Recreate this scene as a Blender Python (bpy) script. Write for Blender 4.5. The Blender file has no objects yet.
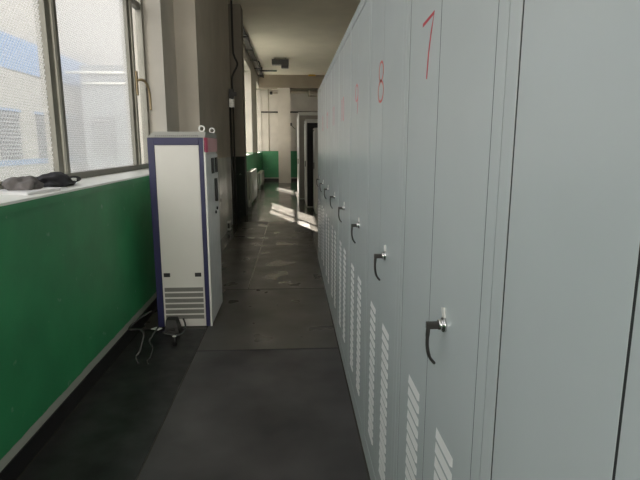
import bpy, bmesh, math, random
from mathutils import Vector, Matrix
random.seed(7)
S = bpy.context.scene
C = S.collection

# ------------------------------------------------------------------ materials
def new_mat(name):
    m = bpy.data.materials.new(name)
    m.use_nodes = True
    nt = m.node_tree
    return m, nt, nt.nodes['Principled BSDF'], nt.nodes['Material Output']

def N(nt, t, **kw):
    n = nt.nodes.new(t)
    for k, v in kw.items():
        setattr(n, k, v)
    return n

def paint(name, col, rough=.5, metal=0., var=.06, scale=6., spec=.5, bump=0., bscale=40.):
    """painted / plain surface with slight procedural mottling"""
    m, nt, b, o = new_mat(name)
    tc = N(nt, 'ShaderNodeTexCoord')
    nz = N(nt, 'ShaderNodeTexNoise'); nz.inputs['Scale'].default_value = scale; nz.inputs['Detail'].default_value = 5
    nt.links.new(tc.outputs['Object'], nz.inputs['Vector'])
    r = N(nt, 'ShaderNodeValToRGB')
    r.color_ramp.elements[0].position = .3; r.color_ramp.elements[1].position = .7
    r.color_ramp.elements[0].color = tuple(max(0, c * (1 - var)) for c in col) + (1,)
    r.color_ramp.elements[1].color = tuple(min(1, c * (1 + var)) for c in col) + (1,)
    nt.links.new(nz.outputs['Fac'], r.inputs['Fac'])
    nt.links.new(r.outputs['Color'], b.inputs['Base Color'])
    b.inputs['Roughness'].default_value = rough
    b.inputs['Metallic'].default_value = metal
    b.inputs['Specular IOR Level'].default_value = spec
    if bump:
        n2 = N(nt, 'ShaderNodeTexNoise'); n2.inputs['Scale'].default_value = bscale
        nt.links.new(tc.outputs['Object'], n2.inputs['Vector'])
        bp = N(nt, 'ShaderNodeBump'); bp.inputs['Strength'].default_value = bump; bp.inputs['Distance'].default_value = .01
        nt.links.new(n2.outputs['Fac'], bp.inputs['Height']); nt.links.new(bp.outputs['Normal'], b.inputs['Normal'])
    return m

def wall_mat(name, upper, lower, split=1.27, band=True, lrough=.45):
    """plaster wall: lower gloss dado, upper distemper, pale worn strip above the skirting"""
    m, nt, b, o = new_mat(name)
    g = N(nt, 'ShaderNodeNewGeometry'); sp = N(nt, 'ShaderNodeSeparateXYZ')
    nt.links.new(g.outputs['Position'], sp.inputs[0])
    def mottled(col, var, sc):
        nz = N(nt, 'ShaderNodeTexNoise'); nz.inputs['Scale'].default_value = sc; nz.inputs['Detail'].default_value = 6
        nt.links.new(g.outputs['Position'], nz.inputs['Vector'])
        r = N(nt, 'ShaderNodeValToRGB'); r.color_ramp.elements[0].position = .32; r.color_ramp.elements[1].position = .68
        r.color_ramp.elements[0].color = tuple(c * (1 - var) for c in col) + (1,)
        r.color_ramp.elements[1].color = tuple(min(1, c * (1 + var)) for c in col) + (1,)
        nt.links.new(nz.outputs['Fac'], r.inputs['Fac'])
        return r.outputs['Color']
    up = mottled(upper, .08, 2.2)
    lo = mottled(lower, .14, 3.0)
    # small pale scuffs in the dado
    ns = N(nt, 'ShaderNodeTexNoise'); ns.inputs['Scale'].default_value = 14; ns.inputs['Detail'].default_value = 3
    nt.links.new(g.outputs['Position'], ns.inputs['Vector'])
    rs = N(nt, 'ShaderNodeValToRGB'); rs.color_ramp.elements[0].position = .685; rs.color_ramp.elements[1].position = .76
    nt.links.new(ns.outputs['Fac'], rs.inputs['Fac'])
    mx = N(nt, 'ShaderNodeMix', data_type='RGBA')
    ms = N(nt, 'ShaderNodeMath', operation='MULTIPLY'); ms.inputs[1].default_value = .55
    nt.links.new(rs.outputs['Color'], ms.inputs[0]); nt.links.new(ms.outputs[0], mx.inputs[0])
    nt.links.new(lo, mx.inputs[6]); mx.inputs[7].default_value = (.32, .4, .33, 1)
    lo2 = mx.outputs[2]
    if band:
        nb = N(nt, 'ShaderNodeTexNoise'); nb.inputs['Scale'].default_value = 9
        nt.links.new(g.outputs['Position'], nb.inputs['Vector'])
        ad = N(nt, 'ShaderNodeMath', operation='MULTIPLY_ADD'); ad.inputs[1].default_value = .02; ad.inputs[2].default_value = .145
        nt.links.new(nb.outputs['Fac'], ad.inputs[0])
        lt = N(nt, 'ShaderNodeMath', operation='LESS_THAN'); nt.links.new(sp.outputs['Z'], lt.inputs[0]); nt.links.new(ad.outputs[0], lt.inputs[1])
        m3 = N(nt, 'ShaderNodeMix', data_type='RGBA'); nt.links.new(lt.outputs[0], m3.inputs[0]); nt.links.new(lo2, m3.inputs[6])
        m3.inputs[7].default_value = (.36, .38, .34, 1)
        lo2 = m3.outputs[2]
    gt = N(nt, 'ShaderNodeMath', operation='GREATER_THAN'); nt.links.new(sp.outputs['Z'], gt.inputs[0]); gt.inputs[1].default_value = split
    mm = N(nt, 'ShaderNodeMix', data_type='RGBA'); nt.links.new(gt.outputs[0], mm.inputs[0])
    nt.links.new(lo2, mm.inputs[6]); nt.links.new(up, mm.inputs[7])
    nt.links.new(mm.outputs[2], b.inputs['Base Color'])
    rr = N(nt, 'ShaderNodeMath', operation='MULTIPLY_ADD'); rr.inputs[1].default_value = .85 - lrough; rr.inputs[2].default_value = lrough
    nt.links.new(gt.outputs[0], rr.inputs[0]); nt.links.new(rr.outputs[0], b.inputs['Roughness'])
    n2 = N(nt, 'ShaderNodeTexNoise'); n2.inputs['Scale'].default_value = 7
    nt.links.new(g.outputs['Position'], n2.inputs['Vector'])
    bp = N(nt, 'ShaderNodeBump'); bp.inputs['Strength'].default_value = .25; bp.inputs['Distance'].default_value = .01
    nt.links.new(n2.outputs['Fac'], bp.inputs['Height']); nt.links.new(bp.outputs['Normal'], b.inputs['Normal'])
    return m

def floor_mat(name, c0, c1, r0, r1, sc=1.6, spec=.5, streak=.0):
    m, nt, b, o = new_mat(name)
    g = N(nt, 'ShaderNodeNewGeometry')
    nz = N(nt, 'ShaderNodeTexNoise'); nz.inputs['Scale'].default_value = sc; nz.inputs['Detail'].default_value = 3; nz.inputs['Roughness'].default_value = .5
    nt.links.new(g.outputs['Position'], nz.inputs['Vector'])
    r = N(nt, 'ShaderNodeValToRGB'); r.color_ramp.elements[0].position = .35; r.color_ramp.elements[1].position = .7
    r.color_ramp.elements[0].color = c0 + (1,); r.color_ramp.elements[1].color = c1 + (1,)
    nt.links.new(nz.outputs['Fac'], r.inputs['Fac'])
    # scuff specks
    ns = N(nt, 'ShaderNodeTexNoise'); ns.inputs['Scale'].default_value = 23; ns.inputs['Detail'].default_value = 2
    nt.links.new(g.outputs['Position'], ns.inputs['Vector'])
    rs = N(nt, 'ShaderNodeValToRGB'); rs.color_ramp.elements[0].position = .74; rs.color_ramp.elements[1].position = .8
    rs.color_ramp.elements[1].color = (.05, .05, .05, 1)
    nt.links.new(ns.outputs['Fac'], rs.inputs['Fac'])
    mx = N(nt, 'ShaderNodeMix', data_type='RGBA'); mx.inputs[0].default_value = 0
    nt.links.new(r.outputs['Color'], mx.inputs[6])
    nt.links.new(mx.outputs[2], b.inputs['Base Color'])
    n2 = N(nt, 'ShaderNodeTexNoise'); n2.inputs['Scale'].default_value = sc * 1.7; n2.inputs['Detail'].default_value = 2
    nt.links.new(g.outputs['Position'], n2.inputs['Vector'])
    mr = N(nt, 'ShaderNodeMapRange'); mr.inputs['From Min'].default_value = .3; mr.inputs['From Max'].default_value = .7
    mr.inputs['To Min'].default_value = r0; mr.inputs['To Max'].default_value = r1
    nt.links.new(n2.outputs['Fac'], mr.inputs['Value']); nt.links.new(mr.outputs['Result'], b.inputs['Roughness'])
    b.inputs['Specular IOR Level'].default_value = spec
    bp = N(nt, 'ShaderNodeBump'); bp.inputs['Strength'].default_value = .035; bp.inputs['Distance'].default_value = .01
    nt.links.new(n2.outputs['Fac'], bp.inputs['Height']); nt.links.new(bp.outputs['Normal'], b.inputs['Normal'])
    return m

def pane_mat(name, lo, hi, py=.030, pz=.017, tint=(.97, .97, .96)):
    """pressed glass: a fine grid of lens dots that scatter light between clear gaps"""
    m, nt, b, o = new_mat(name)
    nt.nodes.remove(b)
    g = N(nt, 'ShaderNodeNewGeometry'); sp = N(nt, 'ShaderNodeSeparateXYZ'); nt.links.new(g.outputs['Position'], sp.inputs[0])
    def sn(out, p):
        a = N(nt, 'ShaderNodeMath', operation='MULTIPLY'); a.inputs[1].default_value = 2 * math.pi / p; nt.links.new(out, a.inputs[0])
        s = N(nt, 'ShaderNodeMath', operation='SINE'); nt.links.new(a.outputs[0], s.inputs[0]); return s.outputs[0]
    mu = N(nt, 'ShaderNodeMath', operation='MULTIPLY'); nt.links.new(sn(sp.outputs['Y'], py), mu.inputs[0]); nt.links.new(sn(sp.outputs['Z'], pz * 2), mu.inputs[1])
    mr = N(nt, 'ShaderNodeMapRange'); mr.inputs['From Min'].default_value = -.35; mr.inputs['From Max'].default_value = .35
    mr.inputs['To Min'].default_value = lo; mr.inputs['To Max'].default_value = hi; nt.links.new(mu.outputs[0], mr.inputs['Value'])
    tr = N(nt, 'ShaderNodeBsdfTransparent'); tr.inputs[0].default_value = tint + (1,)
    tl = N(nt, 'ShaderNodeBsdfTranslucent'); tl.inputs[0].default_value = (.80, .79, .77, 1)
    m1 = N(nt, 'ShaderNodeMixShader'); nt.links.new(mr.outputs['Result'], m1.inputs[0]); nt.links.new(tr.outputs[0], m1.inputs[1]); nt.links.new(tl.outputs[0], m1.inputs[2])
    gl = N(nt, 'ShaderNodeBsdfGlossy'); gl.inputs['Roughness'].default_value = .15
    m2 = N(nt, 'ShaderNodeMixShader'); m2.inputs[0].default_value = .06
    nt.links.new(m1.outputs[0], m2.inputs[1]); nt.links.new(gl.outputs[0], m2.inputs[2])
    nt.links.new(m2.outputs[0], o.inputs['Surface'])
    return m

CREAM = (.62, .585, .53)
M = dict(
    wall=wall_mat('wall_paint', CREAM, (.034, .250, .100), 1.285),
    pier=wall_mat('pier_paint_sheen', (.56, .52, .46), (.72, .72, .69), 1.30, band=False, lrough=.25),  # pale lower part: grazing sheen of gloss paint put into the colour
    darkpier=wall_mat('dark_pier_tone', (.26, .235, .20), (.012, .018, .014), 1.285, band=False, lrough=.75),  # darker than the other walls, above and below the split
    plain=paint('cream_plaster', CREAM, .85, var=.07, scale=2.),
    ceil=paint('ceiling_plaster', (.82, .77, .66), .9, var=.05, scale=1.5),
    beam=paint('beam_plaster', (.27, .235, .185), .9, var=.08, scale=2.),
    skirt=paint('black_skirting', (.012, .012, .013), .5, var=.3),
    sill=paint('white_sill', (.86, .88, .84), .35, var=.04),
    green=paint('green_gloss', (.034, .250, .100), .4, var=.15, scale=4),
    floor=floor_mat('dark_floor', (.075, .070, .062), (.110, .102, .092), .14, .24, 1.3, .5),
    mat_a=floor_mat('rubber_black', (.050, .047, .049), (.094, .088, .090), .3, .5, 2.2, .35),
    mat_b=floor_mat('rubber_worn', (.066, .061, .057), (.118, .108, .100), .24, .42, 1.8, .45),
    mat_c=floor_mat('rubber_side', (.014, .014, .015), (.036, .036, .037), .32, .5, 5., .35),
    steel=paint('grey_green_enamel', (.565, .61, .615), .27, var=.025, scale=3., bump=.02, bscale=5),
    gap=paint('dark_gap', (.03, .033, .033), .8),
    louver=paint('louver_lit_enamel', (.82, .82, .815), .4, var=.03),  # door steel made paler, light on the slats put into the colour
    chrome=paint('chrome', (.75, .75, .74), .18, 1., var=.03),
    black=paint('black_plastic', (.010, .010, .011), .55, var=.2),
    dark=paint('dark_metal', (.03, .028, .026), .45, var=.2),
    red=paint('red_paint', (.52, .035, .05), .5, var=.12, scale=60),
    orange=paint('orange_red_paint', (.55, .09, .06), .5, var=.15, scale=60),
    alu=paint('window_frame_grey', (.20, .195, .17), .45, .3, var=.08),
    alu_l=paint('window_frame_pale', (.50, .485, .43), .4, .1, var=.05),
    brass=paint('handle_tan', (.36, .28, .17), .35, .5, var=.1),
    cab=paint('cabinet_offwhite', (.70, .685, .655), .42, var=.02, scale=5),
    cabside=paint('cabinet_side', (.78, .78, .76), .35, var=.06, scale=9),
    blue=paint('deep_blue_enamel', (.013, .014, .075), .45, var=.08),
    pink=paint('pink_red_strip', (.78, .10, .22), .4, var=.05),
    pinkp=paint('pale_pink_strip', (.72, .40, .42), .4, var=.05),
    lid=paint('grey_lid', (.36, .36, .34), .45, var=.04),
    ventg=paint('vent_grey', (.20, .20, .185), .55, var=.05),
    farcab=paint('far_cabinet_grey', (.40, .40, .37), .4, var=.05),
    farcab2=paint('far_cabinet_brown', (.17, .155, .13), .5, var=.08),
    darkpanel=paint('black_panel', (.012, .012, .013), .6, var=.15, spec=.2),
    radi=paint('radiator_white', (.55, .57, .52), .35, var=.05),
    yellow=paint('yellow_paint', (.62, .36, .03), .4, var=.1),
    pipe=paint('pipe_paint', (.42, .37, .29), .5, var=.08),
    paper=paint('paper', (.78, .78, .80), .7, var=.03),
    cloth=paint('black_cloth', (.016, .015, .02), .7, var=.3, bump=.4, bscale=30),
    greycloth=paint('grey_cloth', (.13, .12, .12), .8, var=.25, bump=.4, bscale=30),
    cable=paint('black_cable', (.06, .06, .06), .2, var=.2),
    white=paint('white_plastic', (.75, .75, .72), .4, var=.03),
    glass=pane_mat('pressed_glass', .04, .42),
    glass2=pane_mat('hazy_pressed_glass', .14, .50),
    glass3=pane_mat('clear_glass', .02, .04),
    facade=paint('facade_render', (.36, .343, .322), .9, var=.05, scale=.8),
    facade2=paint('annex_render', (.21, .225, .25), .9, var=.08, scale=.6),
    bluef=paint('blue_facade_band', (.15, .25, .44), .7, var=.1),
    slat=paint('slat_grey', (.05, .055, .07), .6, var=.1),
    slatl=paint('slat_pale', (.22, .23, .25), .6, var=.1),
    yard=paint('yard_asphalt', (.10, .10, .10), .9, var=.1, scale=.5),
)

# ------------------------------------------------------------------ mesh helpers
class MB:
    def __init__(self): self.bm = bmesh.new()
    def box(self, x0, x1, y0, y1, z0, z1, mi=0, bev=0.):
        vs = [self.bm.verts.new((x, y, z)) for x in (x0, x1) for y in (y0, y1) for z in (z0, z1)]
        fs = []
        for q in ((0,1,3,2),(4,6,7,5),(0,4,5,1),(2,3,7,6),(0,2,6,4),(1,5,7,3)):
            f = self.bm.faces.new([vs[i] for i in q]); f.material_index = mi; fs.append(f)
        if bev:
            es = list({e for f in fs for e in f.edges})
            r = bmesh.ops.bevel(self.bm, geom=es, offset=bev, segments=2, affect='EDGES', profile=.6)
            for f in r['faces']: f.material_index = mi
        return self
    def frustum(self, a, b, z0, z1, mi=0):
        lo = [self.bm.verts.new((x, y, z0)) for x, y in ((a[0],a[2]),(a[1],a[2]),(a[1],a[3]),(a[0],a[3]))]
        hi = [self.bm.verts.new((x, y, z1)) for x, y in ((b[0],b[2]),(b[1],b[2]),(b[1],b[3]),(b[0],b[3]))]
        self.bm.faces.new(lo[::-1]); self.bm.faces.new(hi)
        for i in range(4):
            j = (i + 1) % 4
            self.bm.faces.new((lo[i], lo[j], hi[j], hi[i]))
        return self
    def prism(self, prof, axis, a, b, mi=0):
        """prof: list of 2D points in the two other axes, extruded along axis from a to b"""
        def mk(p, t):
            if axis == 'y': return (p[0], t, p[1])
            if axis == 'x': return (t, p[0], p[1])
            return (p[0], p[1], t)
        A = [self.bm.verts.new(mk(p, a)) for p in prof]; B = [self.bm.verts.new(mk(p, b)) for p in prof]
        fs = [self.bm.faces.new(A), self.bm.faces.new(B[::-1])]
        n = len(prof)
        for i in range(n):
            fs.append(self.bm.faces.new((A[i], B[i], B[(i+1) % n], A[(i+1) % n])))
        for f in fs: f.material_index = mi
        return self
    def tube(self, pts, r, seg=10, mi=0, caps=True):
        pts = [Vector(p) for p in pts]
        rs = r if isinstance(r, (list, tuple)) else [r] * len(pts)
        rings = []; prev = None
        for i, p in enumerate(pts):
            t = (pts[min(i+1, len(pts)-1)] - pts[max(i-1, 0)]).normalized()
            if prev is None:
                u = t.orthogonal().normalized()
            else:
                u = (prev - t * prev.dot(t))
                u = u.normalized() if u.length > 1e-6 else t.orthogonal().normalized()
            prev = u; w = t.cross(u)
            rings.append([self.bm.verts.new(p + (u * math.cos(a) + w * math.sin(a)) * rs[i]) for a in (2*math.pi*k/seg for k in range(seg))])
        for a, b in zip(rings, rings[1:]):
            for k in range(seg):
                f = self.bm.faces.new((a[k], a[(k+1) % seg], b[(k+1) % seg], b[k])); f.smooth = True; f.material_index = mi
        if caps:
            for rg in (rings[0][::-1], rings[-1]):
                f = self.bm.faces.new(rg); f.material_index = mi
        return self
    def ring(self, c, nrm, R, r, seg=20, mi=0):
        c = Vector(c); n = Vector(nrm).normalized(); u = n.orthogonal().normalized(); w = n.cross(u)
        grid = []
        for i in range(seg):
            a = 2*math.pi*i/seg; d = u*math.cos(a)+w*math.sin(a)
            grid.append([self.bm.verts.new(c + d*(R + r*math.cos(b)) + n*r*math.sin(b)) for b in (2*math.pi*k/8 for k in range(8))])
        for i in range(seg):
            A, B = grid[i], grid[(i+1) % seg]
            for k in range(8):
                f = self.bm.faces.new((A[k], B[k], B[(k+1) % 8], A[(k+1) % 8])); f.smooth = True; f.material_index = mi
        return self
    def ribbon(self, pts, w, x0, x1):
        """brush stroke on a plane of constant X: pts are (y,z)"""
        pts = [Vector(p) for p in pts]; L, R = [], []
        for i, p in enumerate(pts):
            t = (pts[min(i+1, len(pts)-1)] - pts[max(i-1, 0)]).normalized(); n = Vector((-t.y, t.x))
            L.append(p + n*w/2); R.append(p - n*w/2)
        def v(q, x): return self.bm.verts.new((x, q.x, q.y))
        a = [(v(l, x0), v(r, x0), v(l, x1), v(r, x1)) for l, r in zip(L, R)]
        for p, q in zip(a, a[1:]):
            self.bm.faces.new((p[0], p[1], q[1], q[0])); self.bm.faces.new((p[2], q[2], q[3], p[3]))
            self.bm.faces.new((p[0], q[0], q[2], p[2])); self.bm.faces.new((p[1], p[3], q[3], q[1]))
        self.bm.faces.new((a[0][0], a[0][2], a[0][3], a[0][1])); self.bm.faces.new((a[-1][0], a[-1][1], a[-1][3], a[-1][2]))
        return self
    def build(self, name, mats, parent=None, off=(0, 0, 0), label=None):
        if off != (0, 0, 0): bmesh.ops.translate(self.bm, verts=self.bm.verts, vec=-Vector(off))
        bmesh.ops.recalc_face_normals(self.bm, faces=self.bm.faces)
        me = bpy.data.meshes.new(name); self.bm.to_mesh(me); self.bm.free()
        for mname in (mats if isinstance(mats, (list, tuple)) else [mats]): me.materials.append(M[mname])
        o = bpy.data.objects.new(name, me); C.objects.link(o)
        if parent: o.parent = parent
        elif off != (0, 0, 0): o.location = off
        if label: o['label'] = label
        return o

def smooth_path(pts, n=6):
    """Catmull-Rom through the points"""
    P = [Vector(p) for p in pts]; out = []
    for i in range(len(P) - 1):
        p0, p1, p2, p3 = P[max(i-1, 0)], P[i], P[i+1], P[min(i+2, len(P)-1)]
        for k in range(n):
            t = k / n
            out.append(.5*((2*p1) + (p2-p0)*t + (2*p0-5*p1+4*p2-p3)*t*t + (3*p1-p0-3*p2+p3)*t**3))
    out.append(P[-1]); return out

def tag(o, label, cat, group=None):
    o['label'] = label; o['category'] = cat
    if group: o['group'] = group
    return o
def thing(name, label, cat, loc, group=None):
    o = bpy.data.objects.new(name, None); C.objects.link(o); o.location = loc; o.empty_display_size = .1
    return tag(o, label, cat, group)
def struct(o):
    o['kind'] = 'structure'; return o
def dup(src, parent=None):
    c = src.copy(); C.objects.link(c)
    if parent: c.parent = parent
    for ch in list(src.children): dup(ch, c)
    return c
def kid(o, name):
    return next(c for c in o.children if c.name.split('.')[0] == name)

# ------------------------------------------------------------------ the setting
WX = -1.28          # inner face of the window wall
GX = -1.63          # window plane
FY = 22.3           # far wall
CZ = 4.28           # ceiling
SZ = 1.255          # sill top
HZ = 3.86           # window heads
BY = -4.5            # back wall
W1, W2, W3 = (-4.0, 6.0), (13.57, 17.0), (19.5, 22.22)

struct(MB().box(-1.9, 2.8, BY-.2, 22.7, -.2, 0).build('floor', 'floor'))
struct(MB().box(-1.9, 2.8, BY-.2, 22.7, CZ, CZ+.2).build('ceiling', 'ceil'))
w = MB()
w.box(-1.78, WX, BY, FY, 0, 1.205)
w.box(-1.78, WX, BY, FY, HZ, CZ)
w.box(-1.78, WX, BY, W1[0], 1.205, HZ)
w.box(-1.78, -1.42, W1[1], 6.66, 1.205, HZ)
w.box(-1.78, WX, 6.70, W2[0], 1.205, HZ)
w.box(-1.78, -1.42, 6.66, 6.70, 1.205, HZ)
w.box(-1.78, WX, W2[1], W3[0], 1.205, HZ)
w.box(-1.78, WX, W3[1], FY, 1.205, HZ)
struct(w.build('wall_left', 'wall'))
struct(MB().box(-1.78, 2.8, FY, FY+.25, 0, CZ).build('wall_far', 'wall'))
struct(MB().box(2.6, 2.8, BY, FY, 0, CZ).build('wall_right', 'wall'))
BX0, BX1, BZ0, BZ1 = -1.1, 2.45, .9, 4.1      # unseen window added behind the viewer to light the white cabinet front
struct(MB().box(-1.78, 2.6, BY-.2, BY, 0, BZ0).box(-1.78, 2.6, BY-.2, BY, BZ1, CZ).box(-1.78, BX0, BY-.2, BY, BZ0, BZ1).box(BX1, 2.6, BY-.2, BY, BZ0, BZ1).build('wall_back', 'wall'))
w4 = bpy.data.objects.new('window_4', None); C.objects.link(w4); w4.location = (BX0, BY-.1, BZ0); struct(w4)
wo = (BX0, BY-.1, BZ0)
f = MB()
for a, b in ((BX0, BX0+.06), (BX1-.06, BX1)): f.box(a, b, BY-.13, BY-.07, BZ0, BZ1)
for a, b in ((BZ0, BZ0+.06), (BZ1-.06, BZ1)): f.box(BX0+.06, BX1-.06, BY-.13, BY-.07, a, b)
f.build('window_frame', 'alu', w4, wo)
for x in (.08, 1.26): MB().box(x-.03, x+.03, BY-.13, BY-.07, BZ0+.06, BZ1-.06).build('mullion', 'alu', w4, wo)
for a, b in ((BX0+.06, .05), (.11, 1.23), (1.29, BX1-.06)): MB().box(a, b, BY-.103, BY-.097, BZ0+.06, BZ1-.06).build('pane', 'glass3', w4, wo)
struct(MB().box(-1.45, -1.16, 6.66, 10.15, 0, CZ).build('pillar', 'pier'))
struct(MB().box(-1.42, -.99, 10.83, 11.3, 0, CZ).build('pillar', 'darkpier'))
struct(MB().box(-.535, -.04, 20.95, 21.45, 0, 3.78).build('pillar', 'plain'))
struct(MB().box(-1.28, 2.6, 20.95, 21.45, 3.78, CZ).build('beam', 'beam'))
struct(MB().box(WX, -1.272, BY, 6.66, 0, .104).box(WX, -1.272, 11.3, FY, 0, .104).build('baseboard_left', 'skirt'))
struct(MB().box(-1.27, -.54, FY-.008, FY, 0, .1).box(-.03, 2.59, FY-.008, FY, 0, .1).build('baseboard_far', 'skirt'))
for k, (a, b) in enumerate(((W1[0], 6.66), W2, W3)):
    s = MB().box(GX-.06, -1.259, a, b, SZ-.012, SZ, 0).box(-1.31, -1.258, a, b, SZ-.05, SZ-.0125, 1)
    struct(s.build('trim_%d' % (k+1), ['sill', 'green']))

# windows -----------------------------------------------------------------
def window(n, y0, y1, stiles, panes, sub=None):
    """stiles: (ya,yb,[pale strip ya,yb]) ; panes: (ya,yb,mat)"""
    root = bpy.data.objects.new('window_%d' % n, None); C.objects.link(root); root.location = (GX, y0, SZ); struct(root)
    off = (GX, y0, SZ)
    f = MB()
    f.box(GX-.05, GX+.02, y0, y1, SZ, SZ+.05, 0, .004)
    f.box(GX-.05, GX+.02, y0, y1, HZ-.06, HZ, 0, .004)
    f.box(GX-.05, GX+.02, y1-.07, y1, SZ+.05, HZ-.06, 0, .004)
    f.box(GX-.05, GX+.02, y0, y0+.07, SZ+.05, HZ-.06, 0, .004)
    f.box(GX-.045, GX+.01, y0+.07, y1-.07, 2.95, 3.01, 0)
    f.build('window_frame', 'alu', root, off)
    for a, b in stiles:
        mid = (a + b) / 2
        m = MB().box(GX-.05, GX+.02, a, b, SZ+.05, HZ-.06, 0, .004)
        if b - a > .1: m.box(GX+.02, GX+.034, mid-.022, mid+.018, SZ+.05, HZ-.06, 1, .004)
        m.build('mullion', ['alu', 'alu_l'], root, off)
    for a, b, mt in panes:
        MB().box(GX-.018, GX-.012, a, b, SZ+.05, HZ-.06).build('pane', mt, root, off)
    return root, off
r1, o1 = window(1, W1[0], W1[1],
    [(-1.89, -1.71), (-.05, .13), (1.79, 1.97), (3.63, 3.81), (5.41, 5.59)],
    [(W1[0]+.07, -1.89, 'glass'), (-1.71, -.05, 'glass'), (.13, 1.79, 'glass'), (1.97, 3.63, 'glass'), (3.81, 5.41, 'glass2'), (5.59, 5.93, 'glass3')])
h = MB().box(GX+.02, GX+.045, 5.51, 5.57, 2.02, 2.26, 0, .006)
h.tube(smooth_path([(GX+.04, 5.54, 2.17), (GX+.085, 5.56, 2.175), (GX+.11, 5.62, 2.15), (GX+.12, 5.68, 2.07), (GX+.12, 5.70, 1.96), (GX+.12, 5.705, 1.88)]), .014, 8)
h.build('handle', 'brass', r1, o1, 'tan curved lever handle')
m2 = sum(W2)/2
window(2, W2[0], W2[1], [(m2-.025, m2+.025)], [(W2[0]+.07, m2-.025, 'glass3'), (m2+.025, W2[1]-.07, 'glass3')])
m3 = sum(W3)/2
window(3, W3[0], W3[1], [(m3-.025, m3+.025)], [(W3[0]+.07, m3-.025, 'glass3'), (m3+.025, W3[1]-.07, 'glass3')])

# outside -----------------------------------------------------------------
struct(MB().box(-40, -1.79, -30, 60, -.25, -.05).build('ground', 'yard'))
B = thing('outside_building', 'pale rendered building with blue bands and slatted windows seen through the pressed glass', 'building', (-9, 10, -.05))
bo = (-9, 10, -.05)
MB().box(-14, -9, 11, 29, -.05, 18).build('facade', 'facade', B, bo)
MB().box(-9, -8.95, 11, 29, 3.92, 5.0).build('band', 'bluef', B, bo, 'broad blue band')
MB().box(-9, -8.96, 11, 29, .88, 1.06).build('band', 'bluef', B, bo, 'narrow blue band under the windows')
yy = 11.55
while yy < 22.5:
    sh = MB().box(-9.0, -8.97, yy, yy+1.25, 1.1, 2.6, 0)
    for q in range(12): sh.box(-8.97, -8.93, yy+.08, yy+1.17, 1.17+q*.118, 1.17+q*.118+.05, 1)
    sh.build('window', ['slat', 'slatl'], B, bo)
    MB().box(-9, -8.94, yy-.1, yy+1.35, 2.6, 2.68).build('lintel', 'bluef', B, bo)
    yy += 2.42
A = thing('outside_annex', 'low pale blue annex with two white pipes beyond the hazy pane', 'building', (-6.3, 23, -.05))
ao = (-6.3, 23, -.05)
MB().box(-8.2, -4.2, 21, 26, -.05, 4.6).build('facade', 'facade2', A, ao)
MB().tube([(-8.7, 20.9, 4.3), (-4.3, 20.9, 4.3)], .06).tube([(-8.1, 20.9, 3.9), (-5.2, 20.9, 3.9)], .05).build('pipe', 'white', A, ao)
sh = MB().box(-7.9, -7.0, 20.96, 21, 1.1, 2.6, 0)
for q in range(10): sh.box(-7.85, -7.05, 20.92, 20.96, 1.15+q*.145, 1.15+q*.145+.06, 1)
sh.build('window', ['slat', 'slatl'], A, ao)

# ------------------------------------------------------------------ floor mats
def mat(x0, x1, y0, y1, m, label):
    o = MB().box(x0, x1, y0, y1, 0, .006).build('rubber_mat', m, None, ((x0+x1)/2, (y0+y1)/2, 0))
    MB().box(x0+.002, x1-.002, y1-.016, y1, .0055, .0068).build('seam_strip', 'skirt', o, ((x0+x1)/2, (y0+y1)/2, 0), 'dark strip along the mat seam')  # thin dark strip added as the seam line at the far edge
    tag(o, label, 'mat', 'rubber mats along the aisle')
mat(-.715, .335, -.4, 3.581, 'mat_a', 'black rubber mat in the aisle nearest the viewer')
mat(-.715, .335, 3.584, 5.205, 'mat_b', 'dark rubber mat in the aisle beside the white and blue cabinet')
mat(-1.262, -.725, -.4, 4.06, 'mat_c', 'black rubber mat along the foot of the green wall under the cables')
mat(-.47, .335, 5.215, 10.06, 'mat_b', 'long dark rubber mat in the aisle beyond the white cabinet, beside the grey doors')
mat(-1.0, -.48, 5.215, 10.06, 'mat_b', 'long dark rubber mat at the foot of the grey pillar behind the white cabinet')

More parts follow.
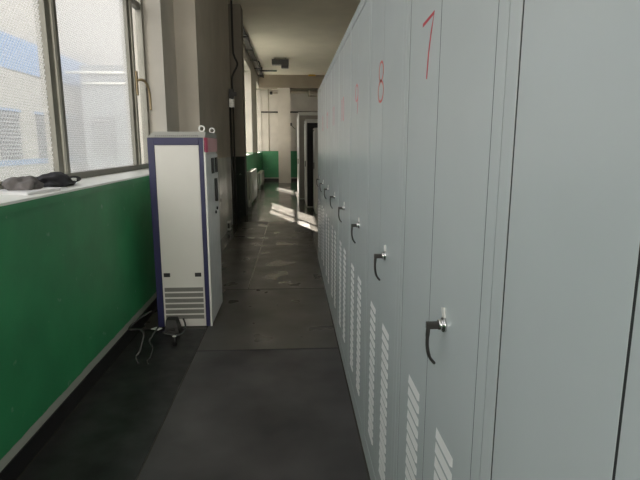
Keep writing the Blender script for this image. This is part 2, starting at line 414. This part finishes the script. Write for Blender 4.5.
# ------------------------------------------------------------------ row of grey steel cabinets
LX = .345; PITCH = .74; Y0 = .83 - PITCH; LH = 2.2; DEP = .6
def louvers(cy, n=17):
    m = MB()
    for k in range(n):
        zt = .826 - k*.038
        prof = [(0.0008, zt), (-.0028, zt-.019), (-.0030, zt-.022), (.0008, zt-.022)]
        y0, y1 = cy-.064, cy+.064
        a = [m.bm.verts.new((p[0], y0 + (.008 if i in (1, 2) else 0), p[1])) for i, p in enumerate(prof)]
        b = [m.bm.verts.new((p[0], y1 - (.008 if i in (1, 2) else 0), p[1])) for i, p in enumerate(prof)]
        m.bm.faces.new(a); m.bm.faces.new(b[::-1])
        for i in range(4): m.bm.faces.new((a[i], b[i], b[(i+1) % 4], a[(i+1) % 4]))
    return m
def make_cabinet():
    t = thing('switch_cabinet', '', 'cabinet', (LX, Y0, 0))
    p = PITCH; c = p/2
    MB().box(.022, DEP, .0015, p-.0015, .0, LH).build('carcass', 'steel', t)
    g = MB()  # dark strips filling the open gaps, in place of their shade
    for a, b in ((.0444, .0500), (c+.0120, c+.0170), (p-.0500, p-.0444)): g.box(.0016, .0219, a, b, .0955, LH-.0505)
    g.box(.004, .0219, .0505, p-.0505, .0951, .1002); g.box(.004, .0219, .0505, p-.0505, LH-.0555, LH-.0501)
    g.box(.0012, .3, -.0014, .0014, .0, LH)
    g.build('gap_shade', 'gap', t, label='dark strips painted as gap shade around the doors')
    fr = MB()
    fr.box(0, .022, .0015, .0443, 0, LH, 0, .0006); fr.box(0, .022, p-.0443, p-.0015, 0, LH, 0, .0006)
    fr.box(0, .022, .0445, p-.0445, 0, .095, 0, .002); fr.box(0, .022, .0445, p-.0445, LH-.05, LH, 0, .002)
    fr.build('front_frame', 'steel', t)
    for near in (True, False):
        a, b = (.0500, c+.0120) if near else (c+.0170, p-.0500)
        d = MB().box(.001, .02, a, b, .10, LH-.055, 0, .0008).build('door', 'steel', t)
        louvers((a+b)/2 + (.0 if near else -.03)).build('louver_vent', 'louver', d, label='raised louvres, paler as if lit')
        if near:
            hy = c-.116; hz = 1.098
            h = MB().tube([(.001, hy, hz), (-.004, hy, hz)], .017, 16).tube([(-.004, hy, hz), (-.014, hy, hz)], .012, 14).build('handle', 'chrome', d)
            lv = MB()
            lv.box(-.042, -.010, hy-.006, hy+.006, hz-.009, hz+.007, 0, .002)
            lv.tube(smooth_path([(-.036, hy, hz+.004), (-.038, hy, hz-.03), (-.037, hy, hz-.055), (-.031, hy, hz-.078), (-.018, hy, hz-.095)]), [.005]*6+[.0042]*12+[.0036]*6+[.0025], 8)
            lv.build('lever', 'dark', h, label='dark hanging lever')
            # small bright key cover swung up above the lock
            MB().prism([(hy-.008, hz+.018), (hy+.006, hz+.016), (hy+.016, hz+.036), (hy+.002, hz+.040)], 'x', -.004, .0005).build('key_cover', 'white', d, label='bright key cover above the handle')
    return t
proto = make_cabinet()

def arc(cy, cz, ry, rz, a0, a1, n=14):
    return [(cy + ry*math.cos(math.radians(a0+(a1-a0)*k/n)), cz + rz*math.sin(math.radians(a0+(a1-a0)*k/n))) for k in range(n+1)]
def digit(ch):
    """strokes in a box (u 0..1 to the reader's right, v 0..1 up)"""
    if ch == '0': return [arc(.5, .5, .45, .5, 90, 450, 20)]
    if ch == '1': return [[(.35, .85), (.55, 1), (.5, 0)]]
    if ch == '2': return [arc(.5, .72, .42, .28, 165, -30, 10) + [(.05, 0), (.95, .03)]]
    if ch == '3': return [arc(.45, .74, .42, .26, 150, -90, 10) + arc(.45, .25, .48, .25, 90, -150, 10)]
    if ch == '7': return [[(.05, .95), (.9, 1), (.72, .72), (.58, .4), (.5, 0)]]
    if ch == '8': return [arc(.52, .76, .36, .24, -90, 270, 18), arc(.5, .26, .46, .26, 90, 450, 18)]
    if ch == '9': return [arc(.5, .72, .42, .28, 0, 360, 18), [(.92, .72), (.88, .4), (.72, 0)]]
def paint_number(door, text, mt, cofs):
    H_, W_ = .148, .125
    if len(text) > 1: W_ = .075
    tot = W_*len(text) + .03*(len(text)-1)
    cy = PITCH/2 + cofs
    for i, ch in enumerate(text):
        y_left = cy + tot/2 - i*(W_+.03)
        m = MB()
        for st in digit(ch):
            m.ribbon([(y_left - u*W_, 1.668 + v*H_) for u, v in st], .009, .0004, .0016)
        m.build('number', mt, door, label='hand-painted red %s' % ch)
names = [
    (None, None, 'grey steel switch cabinet nearest the viewer, cut off by the photo edge, no handle showing'),
    ('7', 'red', 'grey steel switch cabinet with red 7 and the largest handle'),
    ('8', 'orange', 'grey steel switch cabinet with a red 8 painted on its door'),
    ('9', 'red', 'grey steel switch cabinet with red 9, next beyond the one marked 8'),
    ('10', 'red', 'grey steel switch cabinet marked 10, second beyond the one marked 8'),
    ('11', 'red', 'grey steel switch cabinet marked 11, third beyond the one marked 8'),
    ('12', 'red', 'grey steel switch cabinet marked 12, third from the far end of its row'),
    ('13', 'red', 'grey steel switch cabinet last but one at the far end of the row'),
    (None, None, 'grey steel switch cabinet closing the far end of the row'),
]
cabs = [proto] + [dup(proto) for _ in names[1:]]
for i, (cb, (num, mt, lab)) in enumerate(zip(cabs, names)):
    cb.location = (LX, Y0 + i*PITCH, 0)
    tag(cb, lab, 'cabinet', 'row of grey switch cabinets')
    if num:
        far_door = [c for c in cb.children if c.name.startswith('door') ][1]
        paint_number(far_door, num, mt, {'7': .125, '8': .065, '9': .06}.get(num, .07))

# ------------------------------------------------------------------ white and blue free-standing cabinet
cx0, cx1, cy0, cy1, ch = -1.13, -.68, 4.1, 4.74, 1.565
off = ((cx0+cx1)/2, (cy0+cy1)/2, .006)
t = thing('instrument_cabinet', 'white free-standing cabinet with blue edges and floor vents by green wall', 'cabinet', off)
MB().box(cx0+.012, cx1-.014, cy0+.012, cy1, .006, ch-.004).build('carcass', 'cab', t, off)
f = MB()
f.box(cx0, cx0+.052, cy0, cy0+.03, .006, ch, 0, .004); f.box(cx1-.052, cx1-.016, cy0, cy0+.03, .006, ch, 0, .004)
f.box(cx0+.052, cx1-.052, cy0, cy0+.03, ch-.058, ch, 0, .004)
f.build('edge_frame', 'blue', t, off, 'deep blue edge frame')
pn = MB().box(cx0+.054, cx1-.054, cy0+.004, cy0+.02, .03, ch-.06, 0, .003).build('side_panel', 'cab', t, off)
for k in range(6):
    zt = .345 - k*.0475
    v = MB().box(cx0+.068, cx1-.066, cy0+.0025, cy0+.005, zt-.034, zt, 0)
    for q in range(5): v.box(cx0+.07, cx1-.068, cy0+.001, cy0+.0035, zt-.031+q*.0062, zt-.028+q*.0062, 0)
    v.build('vent', 'ventg', pn, off, 'grey ventilation strip')
for xa in (cx0+.068, cx1-.128):
    MB().box(xa, xa+.052, cy0-.001, cy0+.006, .437, .47, 0, .002).build('catch', 'black', pn, off, 'small black recessed catch')
# door side, facing the aisle
MB().box(cx1-.016, cx1, cy0, cy0+.03, .006, ch, 0, .003).build('corner_post', 'white', t, off, 'white corner post')
dr = MB().box(cx1-.014, cx1, cy0+.032, cy1, .02, 1.43, 0, .003).build('door', 'cabside', t, off)
MB().box(cx1-.014, cx1+.001, cy0+.0, cy0+.12, 1.45, ch, 0, .002).box(cx1-.014, cx1+.001, cy0+.12, cy1, 1.45, ch, 1, .002).build('header_strip', ['pink', 'pinkp'], t, off, 'pink red header strip')
for ya, yb in ((4.36, 4.46), (4.56, 4.66)):
    MB().box(cx1, cx1+.012, ya, yb, 1.27, 1.40, 0, .003).build('meter', 'black', dr, off, 'small black meter')
MB().box(cx1, cx1+.022, 4.50, 4.55, 1.02, 1.22, 0, .004).build('handle', 'black', dr, off, 'black door handle')
MB().tube([(cx1, 4.5, .925), (cx1+.012, 4.5, .925)], .014, 12).build('lock', 'black', dr, off, 'black lock')
MB().tube([(cx1, 4.58, .95), (cx1+.012, 4.58, .95)], .014, 12).build('lock', 'black', dr, off, 'black lock')
ld = MB().frustum((cx0, cx1, cy0, cy1), (cx0+.045, cx1-.0, cy0+.03, cy1-.03), ch+.001, ch+.046).build('lid', 'lid', t, off, 'grey ventilated lid')
sl = MB()
for k in range(22): sl.box(cx0+.06+k*.0155, cx0+.07+k*.0155, cy0+.006, cy0+.012, ch+.008, ch+.018)
sl.build('lid_slot', 'ventg', ld, off)
for ye in (4.15, 4.68):
    MB().tube([(cx1-.03, ye, ch+.045), (cx1-.03, ye, ch+.052)], .012, 12).ring((cx1-.03, ye, ch+.070), (0, 1, .0), .021, .007).build('lifting_eye', 'white', t, off, 'white lifting eye')

# ------------------------------------------------------------------ cables on the floor
c1 = MB().tube(smooth_path([(-1.16, 4.03, .17), (-1.20, 3.92, .165), (-1.235, 3.80, .15), (-1.245, 3.72, .14), (-1.215, 3.66, .15), (-1.13, 3.62, .165), (-1.09, 3.56, .15), (-1.09, 3.50, .10), (-1.095, 3.46, .06), (-1.115, 3.44, .035), (-1.10, 3.40, .0155), (-1.08, 3.36, .0155)], 6), .007, 8)
c1 = c1.build('power_cable', 'cable', None, (-1.15, 3.7, .006))
tag(c1, 'black cable looping from the wall down to the floor mat, left of the tag', 'cable', 'loose cables before the white cabinet')
c2 = MB().tube(smooth_path([(-1.06, 3.84, .10), (-1.07, 3.72, .085), (-1.07, 3.62, .07), (-1.03, 3.55, .05), (-1.025, 3.46, .0155), (-1.03, 3.40, .0155), (-1.01, 3.35, .0155)], 6), .006, 8).build('power_cable', 'cable', None, (-1.05, 3.6, .006))
tag(c2, 'thin black lead ending on the mat, right of the looping cable', 'cable', 'loose cables before the white cabinet')
pts3 = [(-1.03, 3.84, .062), (-.98, 3.83, .045), (-.92, 3.83, .035), (-.88, 3.88, .035), (-.872, 3.94, .05), (-.885, 3.99, .08), (-.905, 4.03, .10)]
c3 = MB().tube(smooth_path(pts3, 6), .007, 8).build('power_cable', 'cable', None, (-.95, 3.9, .006))
tag(c3, 'black cable curling round the front of the black power adapter', 'cable', 'loose cables before the white cabinet')
pl = thing('cable_tag', 'small white tag lying on the cables before the white cabinet', 'tag', (-1.075, 3.84, .09))
MB().prism([(-1.115, 3.83), (-1.05, 3.80), (-1.03, 3.845), (-1.085, 3.87)], 'z', .088, .092).build('tag_card', 'white', pl, (-1.075, 3.84, .09))
ad = thing('power_adapter', 'black power adapter box on the mat at the foot of the white cabinet', 'adapter', (-.97, 3.96, .006))
ab = MB().frustum((-1.04, -.92, 3.93, 4.05), (-1.03, -.95, 3.96, 4.04), .007, .115).build('case', 'black', ad, (-.97, 3.96, .006))
MB().box(-1.01, -.96, 3.928, 3.942, .03, .05, 0, .002).build('socket', 'dark', ad, (-.97, 3.96, .006))
pg = thing('cable_plug', 'black plug with pale rim standing on the mat in front of the adapter', 'plug', (-.905, 3.70, .006))
MB().tube([(-.905, 3.70, .006), (-.905, 3.70, .075)], [.017, .013], 10).build('plug_body', 'black', pg, (-.905, 3.70, .006))
MB().ring((-.905, 3.70, .077), (0, 0, 1), .012, .003).build('plug_rim', 'white', pg, (-.905, 3.70, .006), 'pale rim')

# ------------------------------------------------------------------ things on the near sill
def crumple(name, mt, c, r, seed, parent=None, flat=1.):
    rnd = random.Random(seed)
    bm = bmesh.new(); bmesh.ops.create_icosphere(bm, subdivisions=4, radius=1)
    dirs = [(Vector((rnd.uniform(-1, 1), rnd.uniform(-1, 1), rnd.uniform(-1, 1))).normalized(), rnd.uniform(3, 8), rnd.uniform(0, 6)) for _ in range(9)]
    for v in bm.verts:
        n = v.co.normalized(); s = 1.
        for d, fq, ph in dirs: s += .055*math.sin(fq*n.dot(d)*1.6+ph)
        p = n*s
        z = p.z*r[2]
        v.co = Vector((p.x*r[0], p.y*r[1], max(z, -r[2]*.35))) 
    zmin = min(v.co.z for v in bm.verts)
    for v in bm.verts: v.co = v.co - Vector((0, 0, zmin)) + Vector(c)
    for f in bm.faces: f.smooth = True
    o = MB(); o.bm.free(); o.bm = bm
    return o
fo = MB()
fo.prism([(-1.57, 2.68), (-1.33, 2.62), (-1.30, 2.93), (-1.54, 2.99)], 'z', SZ+.0005, SZ+.012, 0)
fo = fo.build('document_folder', 'paper', None, (-1.43, 2.8, SZ)); tag(fo, 'thin white paper folder lying on the sill under dark cloth', 'folder')
MB().prism([(-1.575, 2.67), (-1.325, 2.61), (-1.295, 2.935), (-1.545, 3.0)], 'z', SZ+.0122, SZ+.015).build('cover', 'paper', fo, (-1.43, 2.8, SZ))
gcl = crumple('cloth', 'greycloth', (-1.46, 2.84, SZ+.0155), (.085, .11, .05), 3)
tag(gcl.build('cloth', 'greycloth', None, (-1.46, 2.84, SZ+.0155)), 'crumpled grey cloth on the white folder at the window sill', 'cloth')
bg = thing('pouch', 'black soft pouch lying on the white sill against the window mullion', 'pouch', (-1.47, 3.2, SZ+.001))
bo2 = (-1.47, 3.2, SZ+.001)
crumple('pouch', 'cloth', (-1.46, 3.2, SZ+.001), (.09, .185, .062), 11).build('pouch_body', 'cloth', bg, bo2)
MB().tube(smooth_path([(-1.45, 3.33, SZ+.03), (-1.43, 3.41, SZ+.045), (-1.42, 3.49, SZ+.03), (-1.46, 3.50, SZ+.012), (-1.49, 3.43, SZ+.014), (-1.49, 3.35, SZ+.02)], 6), .009, 8).build('strap', 'black', bg, bo2, 'short black strap loop')
MB().box(-1.40, -1.375, 3.27, 3.33, SZ+.025, SZ+.045, 0, .004).build('buckle', 'white', bg, bo2, 'pale buckle')

# ------------------------------------------------------------------ conduit on the grey pillar edge
cd = thing('conduit', 'dark vertical conduit with a switch box at the corner of the grey pillar', 'pipe', (-1.1, 9.75, 0))
co = (-1.1, 9.75, 0)
MB().tube([(-1.13, 9.75, 0), (-1.13, 9.75, 2.28)], .02, 10).tube([(-1.075, 9.75, 0), (-1.075, 9.75, 2.2)], .016, 10).build('pipe', 'dark', cd, co)
MB().box(-1.15, -1.05, 9.70, 9.80, 2.2, 2.36, 0, .01).build('coupling', 'chrome', cd, co, 'metallic coupling')
MB().box(-1.14, -1.05, 9.68, 9.80, 2.36, 2.53, 0, .01).box(-1.11, -1.0, 9.66, 9.72, 2.40, 2.47, 0, .006).build('switch_box', 'dark', cd, co)
MB().tube(smooth_path([(-1.08, 9.75, 2.53), (-1.08, 9.75, 2.72), (-1.05, 9.75, 2.82), (-.99, 9.75, 2.93), (-.98, 9.75, 3.0), (-1.03, 9.75, 3.12), (-1.05, 9.75, 3.3), (-1.05, 9.75, 4.27)], 5), .018, 8).build('cable', 'black', cd, co)
sb = thing('socket_box', 'small white socket box low on the grey pillar beyond the white cabinet', 'socket', (-1.13, 9.1, .03))
so = (-1.13, 9.1, .03)
MB().box(-1.16, -1.10, 8.95, 9.12, .02, .19, 0, .006).build('case', 'white', sb, so)
MB().box(-1.15, -1.11, 8.945, 8.955, .06, .15, 0, .002).box(-1.1005, -1.0985, 8.98, 9.08, .06, .15, 0).build('socket_face', 'dark', sb, so, 'dark socket face')

# ------------------------------------------------------------------ radiators
def radiator(label, y0, n, x0, x1, z0, z1):
    o_ = (x0, y0, 0)
    t = thing('radiator', label, 'radiator', o_, 'radiators under the far windows')
    m = MB()
    for k in range(n):
        y = y0 + k*.09 + .045
        for x in (x0+.025, x1-.025):
            m.tube([(x, y, z0), (x, y, z0+.02), (x, y, z1-.02), (x, y, z1)], [.018, .027, .027, .018], 8)
        m.box(x0+.01, x1-.01, y-.03, y+.03, z1-.05, z1, 0, .01); m.box(x0+.01, x1-.01, y-.03, y+.03, z0, z0+.05, 0, .01)
    m.tube([((x0+x1)/2, y0-.02, z1-.03), ((x0+x1)/2, y0+n*.09+.02, z1-.03)], .018, 8); m.tube([((x0+x1)/2, y0-.02, z0+.03), ((x0+x1)/2, y0+n*.09+.02, z0+.03)], .018, 8)
    m.build('fins', 'radi', t, o_)
    for yq in (y0+.045, y0+(n-1)*.09+.045):
        MB().box(x0+.02, x1-.02, yq-.02, yq+.02, 0, z0+.01, 0, .004).build('foot', 'radi', t, o_)
    MB().tube([((x0+x1)/2, y0-.02, z0+.03), ((x0+x1)/2, y0-.09, z0+.03), ((x0+x1)/2, y0-.09, 0)], .014, 8).build('feed_pipe', 'radi', t, o_)
radiator('pale ribbed radiator just beyond the dark pillar, the closer of two', 12.68, 22, -1.135, -1.0, .09, .87)
radiator('pale low ribbed radiator near the far green wall', 18.1, 24, -1.235, -1.09, .12, .56)

# ------------------------------------------------------------------ high-level services
dt = thing('cable_duct', 'dark cable duct running high along the window wall', 'duct', (-1.15, 15, 4.3))
do = (-1.15, 15, 4.3)
MB().box(-1.22, -1.10, 11.35, 20.9, 4.18, 4.25, 0, .004).build('tray', 'dark', dt, do)
MB().tube(smooth_path([(-1.08, 12+k*.8, 4.2-.05*(k % 2)) for k in range(12)], 4), .018, 8).tube(smooth_path([(-1.06, 17.6, 4.26), (-1.02, 18.2, 4.12), (-1.04, 19.0, 4.06), (-1.1, 19.6, 4.22)], 6), .02, 8).build('cable', 'black', dt, do)
for k in range(6):
    MB().box(-1.279, -1.05, 11.6+k*1.75, 11.64+k*1.75, 4.155, 4.18, 0).build('bracket', 'dark', dt, do)
hb = thing('ceiling_fitting', 'black box fitting hanging under the ceiling at the far end', 'fitting', (-.33, 17, 4.28))
ho = (-.33, 17, 4.28)
MB().box(-.60, -.06, 16.9, 17.15, 4.06, 4.22, 0, .01).box(-.30, -.07, 16.88, 17.12, 3.96, 4.06, 0, .01).build('housing', 'dark', hb, ho)
for x in (-.5, -.15): MB().tube([(x, 17.02, 4.2), (x, 17.02, 4.28)], .012, 8).build('hanger', 'dark', hb, ho)
br = MB().tube([(-1.1, 18.4, 4.07), (-.48, 18.4, 4.07)], .03, 8).tube([(-1.0, 18.4, 4.07), (-1.0, 18.4, 4.19)], .02, 8).build('duct_arm', 'dark', dt, do)
vp = thing('wall_pipe', 'cream pipe pair running across the far wall right of the column', 'pipe', (.8, 22.2, 3.7))
vo = (.8, 22.2, 3.7)
MB().tube([(-.04, 22.2, 3.75), (1.9, 22.2, 3.75)], .06, 12).tube([(.75, 22.15, 3.58), (1.9, 22.15, 3.58)], .03, 10).build('pipe', 'pipe', vp, vo)
MB().tube([(.765, 22.1, 3.55), (.765, 22.1, 4.28)], .045, 12).build('riser', 'pipe', vp, vo)
MB().tube([(-.04, 22.24, 2.92), (1.9, 22.24, 2.92)], .035, 10).build('lower_pipe', 'dark', vp, vo, 'thin dark lower pipe')
tv = thing('wall_valve', 'dark wall valve with a short pipe left of the far column', 'valve', (-.85, 22.2, 3.7))
to = (-.85, 22.2, 3.7)
MB().tube([(-.84, 22.2, 3.64), (-.84, 22.2, 3.76)], .06, 10).build('valve_body', 'dark', tv, to)
MB().tube([(-.84, 22.2, 3.70), (-.54, 22.2, 3.70)], .025, 8).build('pipe', 'pipe', tv, to)
wp = MB().tube([(-1.27, 22.26, 2.92), (-.54, 22.26, 2.92)], .03, 8).build('wall_pipe', 'dark', None, (-.9, 22.26, 2.92))
tag(wp, 'thin dark pipe across the far wall left of the column', 'pipe')
rp = MB().tube([(-.96, 22.27, 1.29), (-.96, 22.27, 4.27)], .018, 8).build('wall_conduit', 'pipe', None, (-.96, 22.27, 1.29))
tag(rp, 'thin vertical conduit on the far wall down to the green dado', 'pipe')
yl = thing('pendant_lamp', 'small yellow fitting under the beam at the far end', 'lamp', (.85, 20.9, 4.35))
yo = (.85, 20.9, 4.35)
MB().tube([(.70, 20.86, 4.235), (.76, 20.86, 4.275), (.92, 20.86, 4.275), (.98, 20.86, 4.235)], [.03, .055, .055, .03], 10).build('body', 'yellow', yl, yo)
MB().tube([(.84, 20.86, 4.28), (.84, 20.86, 4.28)], .015, 8).build('stem', 'dark', yl, yo)
wb = thing('wall_bracket', 'small dark bracket on the right of the far column', 'bracket', (-.03, 20.9, 2.35))
MB().box(-.04, .03, 20.93, 21.0, 2.30, 2.42, 0, .01).build('plate', 'dark', wb, (-.03, 20.9, 2.35))
MB().tube([(-.0, 20.95, 2.34), (.10, 20.97, 2.22), (.16, 21.0, 2.18)], .012, 8).build('arm', 'dark', wb, (-.03, 20.9, 2.35))

# ------------------------------------------------------------------ cabinets at the far right
def far_cab(name, label, x0, x1, y0, y1, h, body, panel, group='cabinets beyond the grey row'):
    o_ = ((x0+x1)/2, (y0+y1)/2, 0)
    t = thing(name, label, 'cabinet', o_, group)
    MB().box(x0+.02, x1, y0+.012, y1, 0, h).build('carcass', 'farcab', t, o_)
    MB().box(x0+.035, x1-.02, y0, y0+.013, .02, h-.06, 0, .003).build('end_panel', panel, t, o_)
    d = MB().box(x0, x0+.02, y0+.01, y1-.01, .05, h-.03, 0, .004).build('door', body, t, o_)
    MB().box(x0-.02, x0, y0+.12, y0+.15, 1.0, 1.14, 0, .004).build('handle', 'dark', d, o_)
    MB().box(x0-.005, x1+.005, y0-.005, y1+.005, h, h+.03, 0, .004).build('top_cap', 'farcab', t, o_)
    return t
far_cab('control_cabinet', 'low pale grey cabinet just past the end of the grey row', .505, 1.05, 11.25, 12.0, 1.86, 'farcab', 'farcab')
far_cab('control_cabinet', 'grey cabinet with a black end panel standing in the sunlight', .345, .98, 12.5, 13.9, 2.11, 'white', 'darkpanel')  # door whitened to hold the brightness of its window-facing side
far_cab('control_cabinet', 'tall grey cabinet with brown end panel, farthest of the three', .195, .95, 14.5, 18.2, 2.40, 'white', 'farcab2')

# ------------------------------------------------------------------ light
wd = bpy.data.worlds.new('World'); S.world = wd; wd.use_nodes = True
bgn = wd.node_tree.nodes['Background']
wn = wd.node_tree
bgn.inputs['Strength'].default_value = 1.0
# hazy sky with a bright lobe added behind the viewer as fill light
wtc = N(wn, 'ShaderNodeTexCoord')
wdot = N(wn, 'ShaderNodeVectorMath', operation='DOT_PRODUCT'); wdot.inputs[1].default_value = Vector((.08, -1, .18)).normalized()
wn.links.new(wtc.outputs['Generated'], wdot.inputs[0])
wmr = N(wn, 'ShaderNodeMapRange', interpolation_type='SMOOTHSTEP')
for k_, v_ in (('From Min', .72), ('From Max', .97), ('To Min', 0.), ('To Max', 1.)): wmr.inputs[k_].default_value = v_
wn.links.new(wdot.outputs['Value'], wmr.inputs['Value'])
wmx = N(wn, 'ShaderNodeMix', data_type='RGBA'); wn.links.new(wmr.outputs['Result'], wmx.inputs[0])
wmx.inputs[6].default_value = (1.84, 1.90, 2.0, 1); wmx.inputs[7].default_value = (9.0, 8.5, 7.6, 1)
wn.links.new(wmx.outputs[2], bgn.inputs['Color'])
sd = bpy.data.lights.new('sun', 'SUN'); sd.energy = 60; sd.angle = math.radians(.6); sd.color = (1., .93, .84)
so_ = bpy.data.objects.new('sun', sd); C.objects.link(so_)
so_.rotation_euler = Vector((1, -2.75, -1.726)).to_track_quat('-Z', 'Y').to_euler()
so_.location = (-10, 25, 16)
for k, (a, b) in enumerate((W1, W2, W3)):
    pd = bpy.data.lights.new('portal', 'AREA'); pd.shape = 'RECTANGLE'; pd.size = HZ-SZ; pd.size_y = b-a
    pd.cycles.is_portal = True
    po = bpy.data.objects.new('portal', pd); C.objects.link(po)
    po.location = (-1.80, (a+b)/2, (SZ+HZ)/2); po.rotation_euler = (0, -math.pi/2, 0)

pd = bpy.data.lights.new('portal', 'AREA'); pd.shape = 'RECTANGLE'; pd.size = BX1-BX0; pd.size_y = BZ1-BZ0
pd.cycles.is_portal = True
po = bpy.data.objects.new('portal', pd); C.objects.link(po)
po.location = ((BX0+BX1)/2, BY-.22, (BZ0+BZ1)/2); po.rotation_euler = (math.pi/2, 0, 0)

# ------------------------------------------------------------------ camera
F = 505.0
th = math.atan(94/F); psi = math.atan(28.5/F*math.cos(th))
cam = bpy.data.cameras.new('camera'); cam.sensor_fit = 'HORIZONTAL'; cam.sensor_width = 36; cam.lens = 36*F/640
cam.clip_start = .02; cam.clip_end = 300
cam_o = bpy.data.objects.new('camera', cam); C.objects.link(cam_o)
cam_o.location = (0, 0, 1.5); cam_o.rotation_euler = (math.pi/2 - th, 0, -psi)
S.camera = cam_o

S.view_settings.view_transform = 'Standard'; S.view_settings.look = 'None'
S.view_settings.gamma = 1; S.view_settings.use_curve_mapping = False
S.view_settings.exposure = 0.1
try:
    S.cycles.use_denoising = True
    S.cycles.max_bounces = 12; S.cycles.diffuse_bounces = 6; S.cycles.transparent_max_bounces = 16
    S.cycles.sample_clamp_indirect = 20; S.cycles.caustics_reflective = False; S.cycles.caustics_refractive = False; S.cycles.blur_glossy = .5
except Exception:
    pass
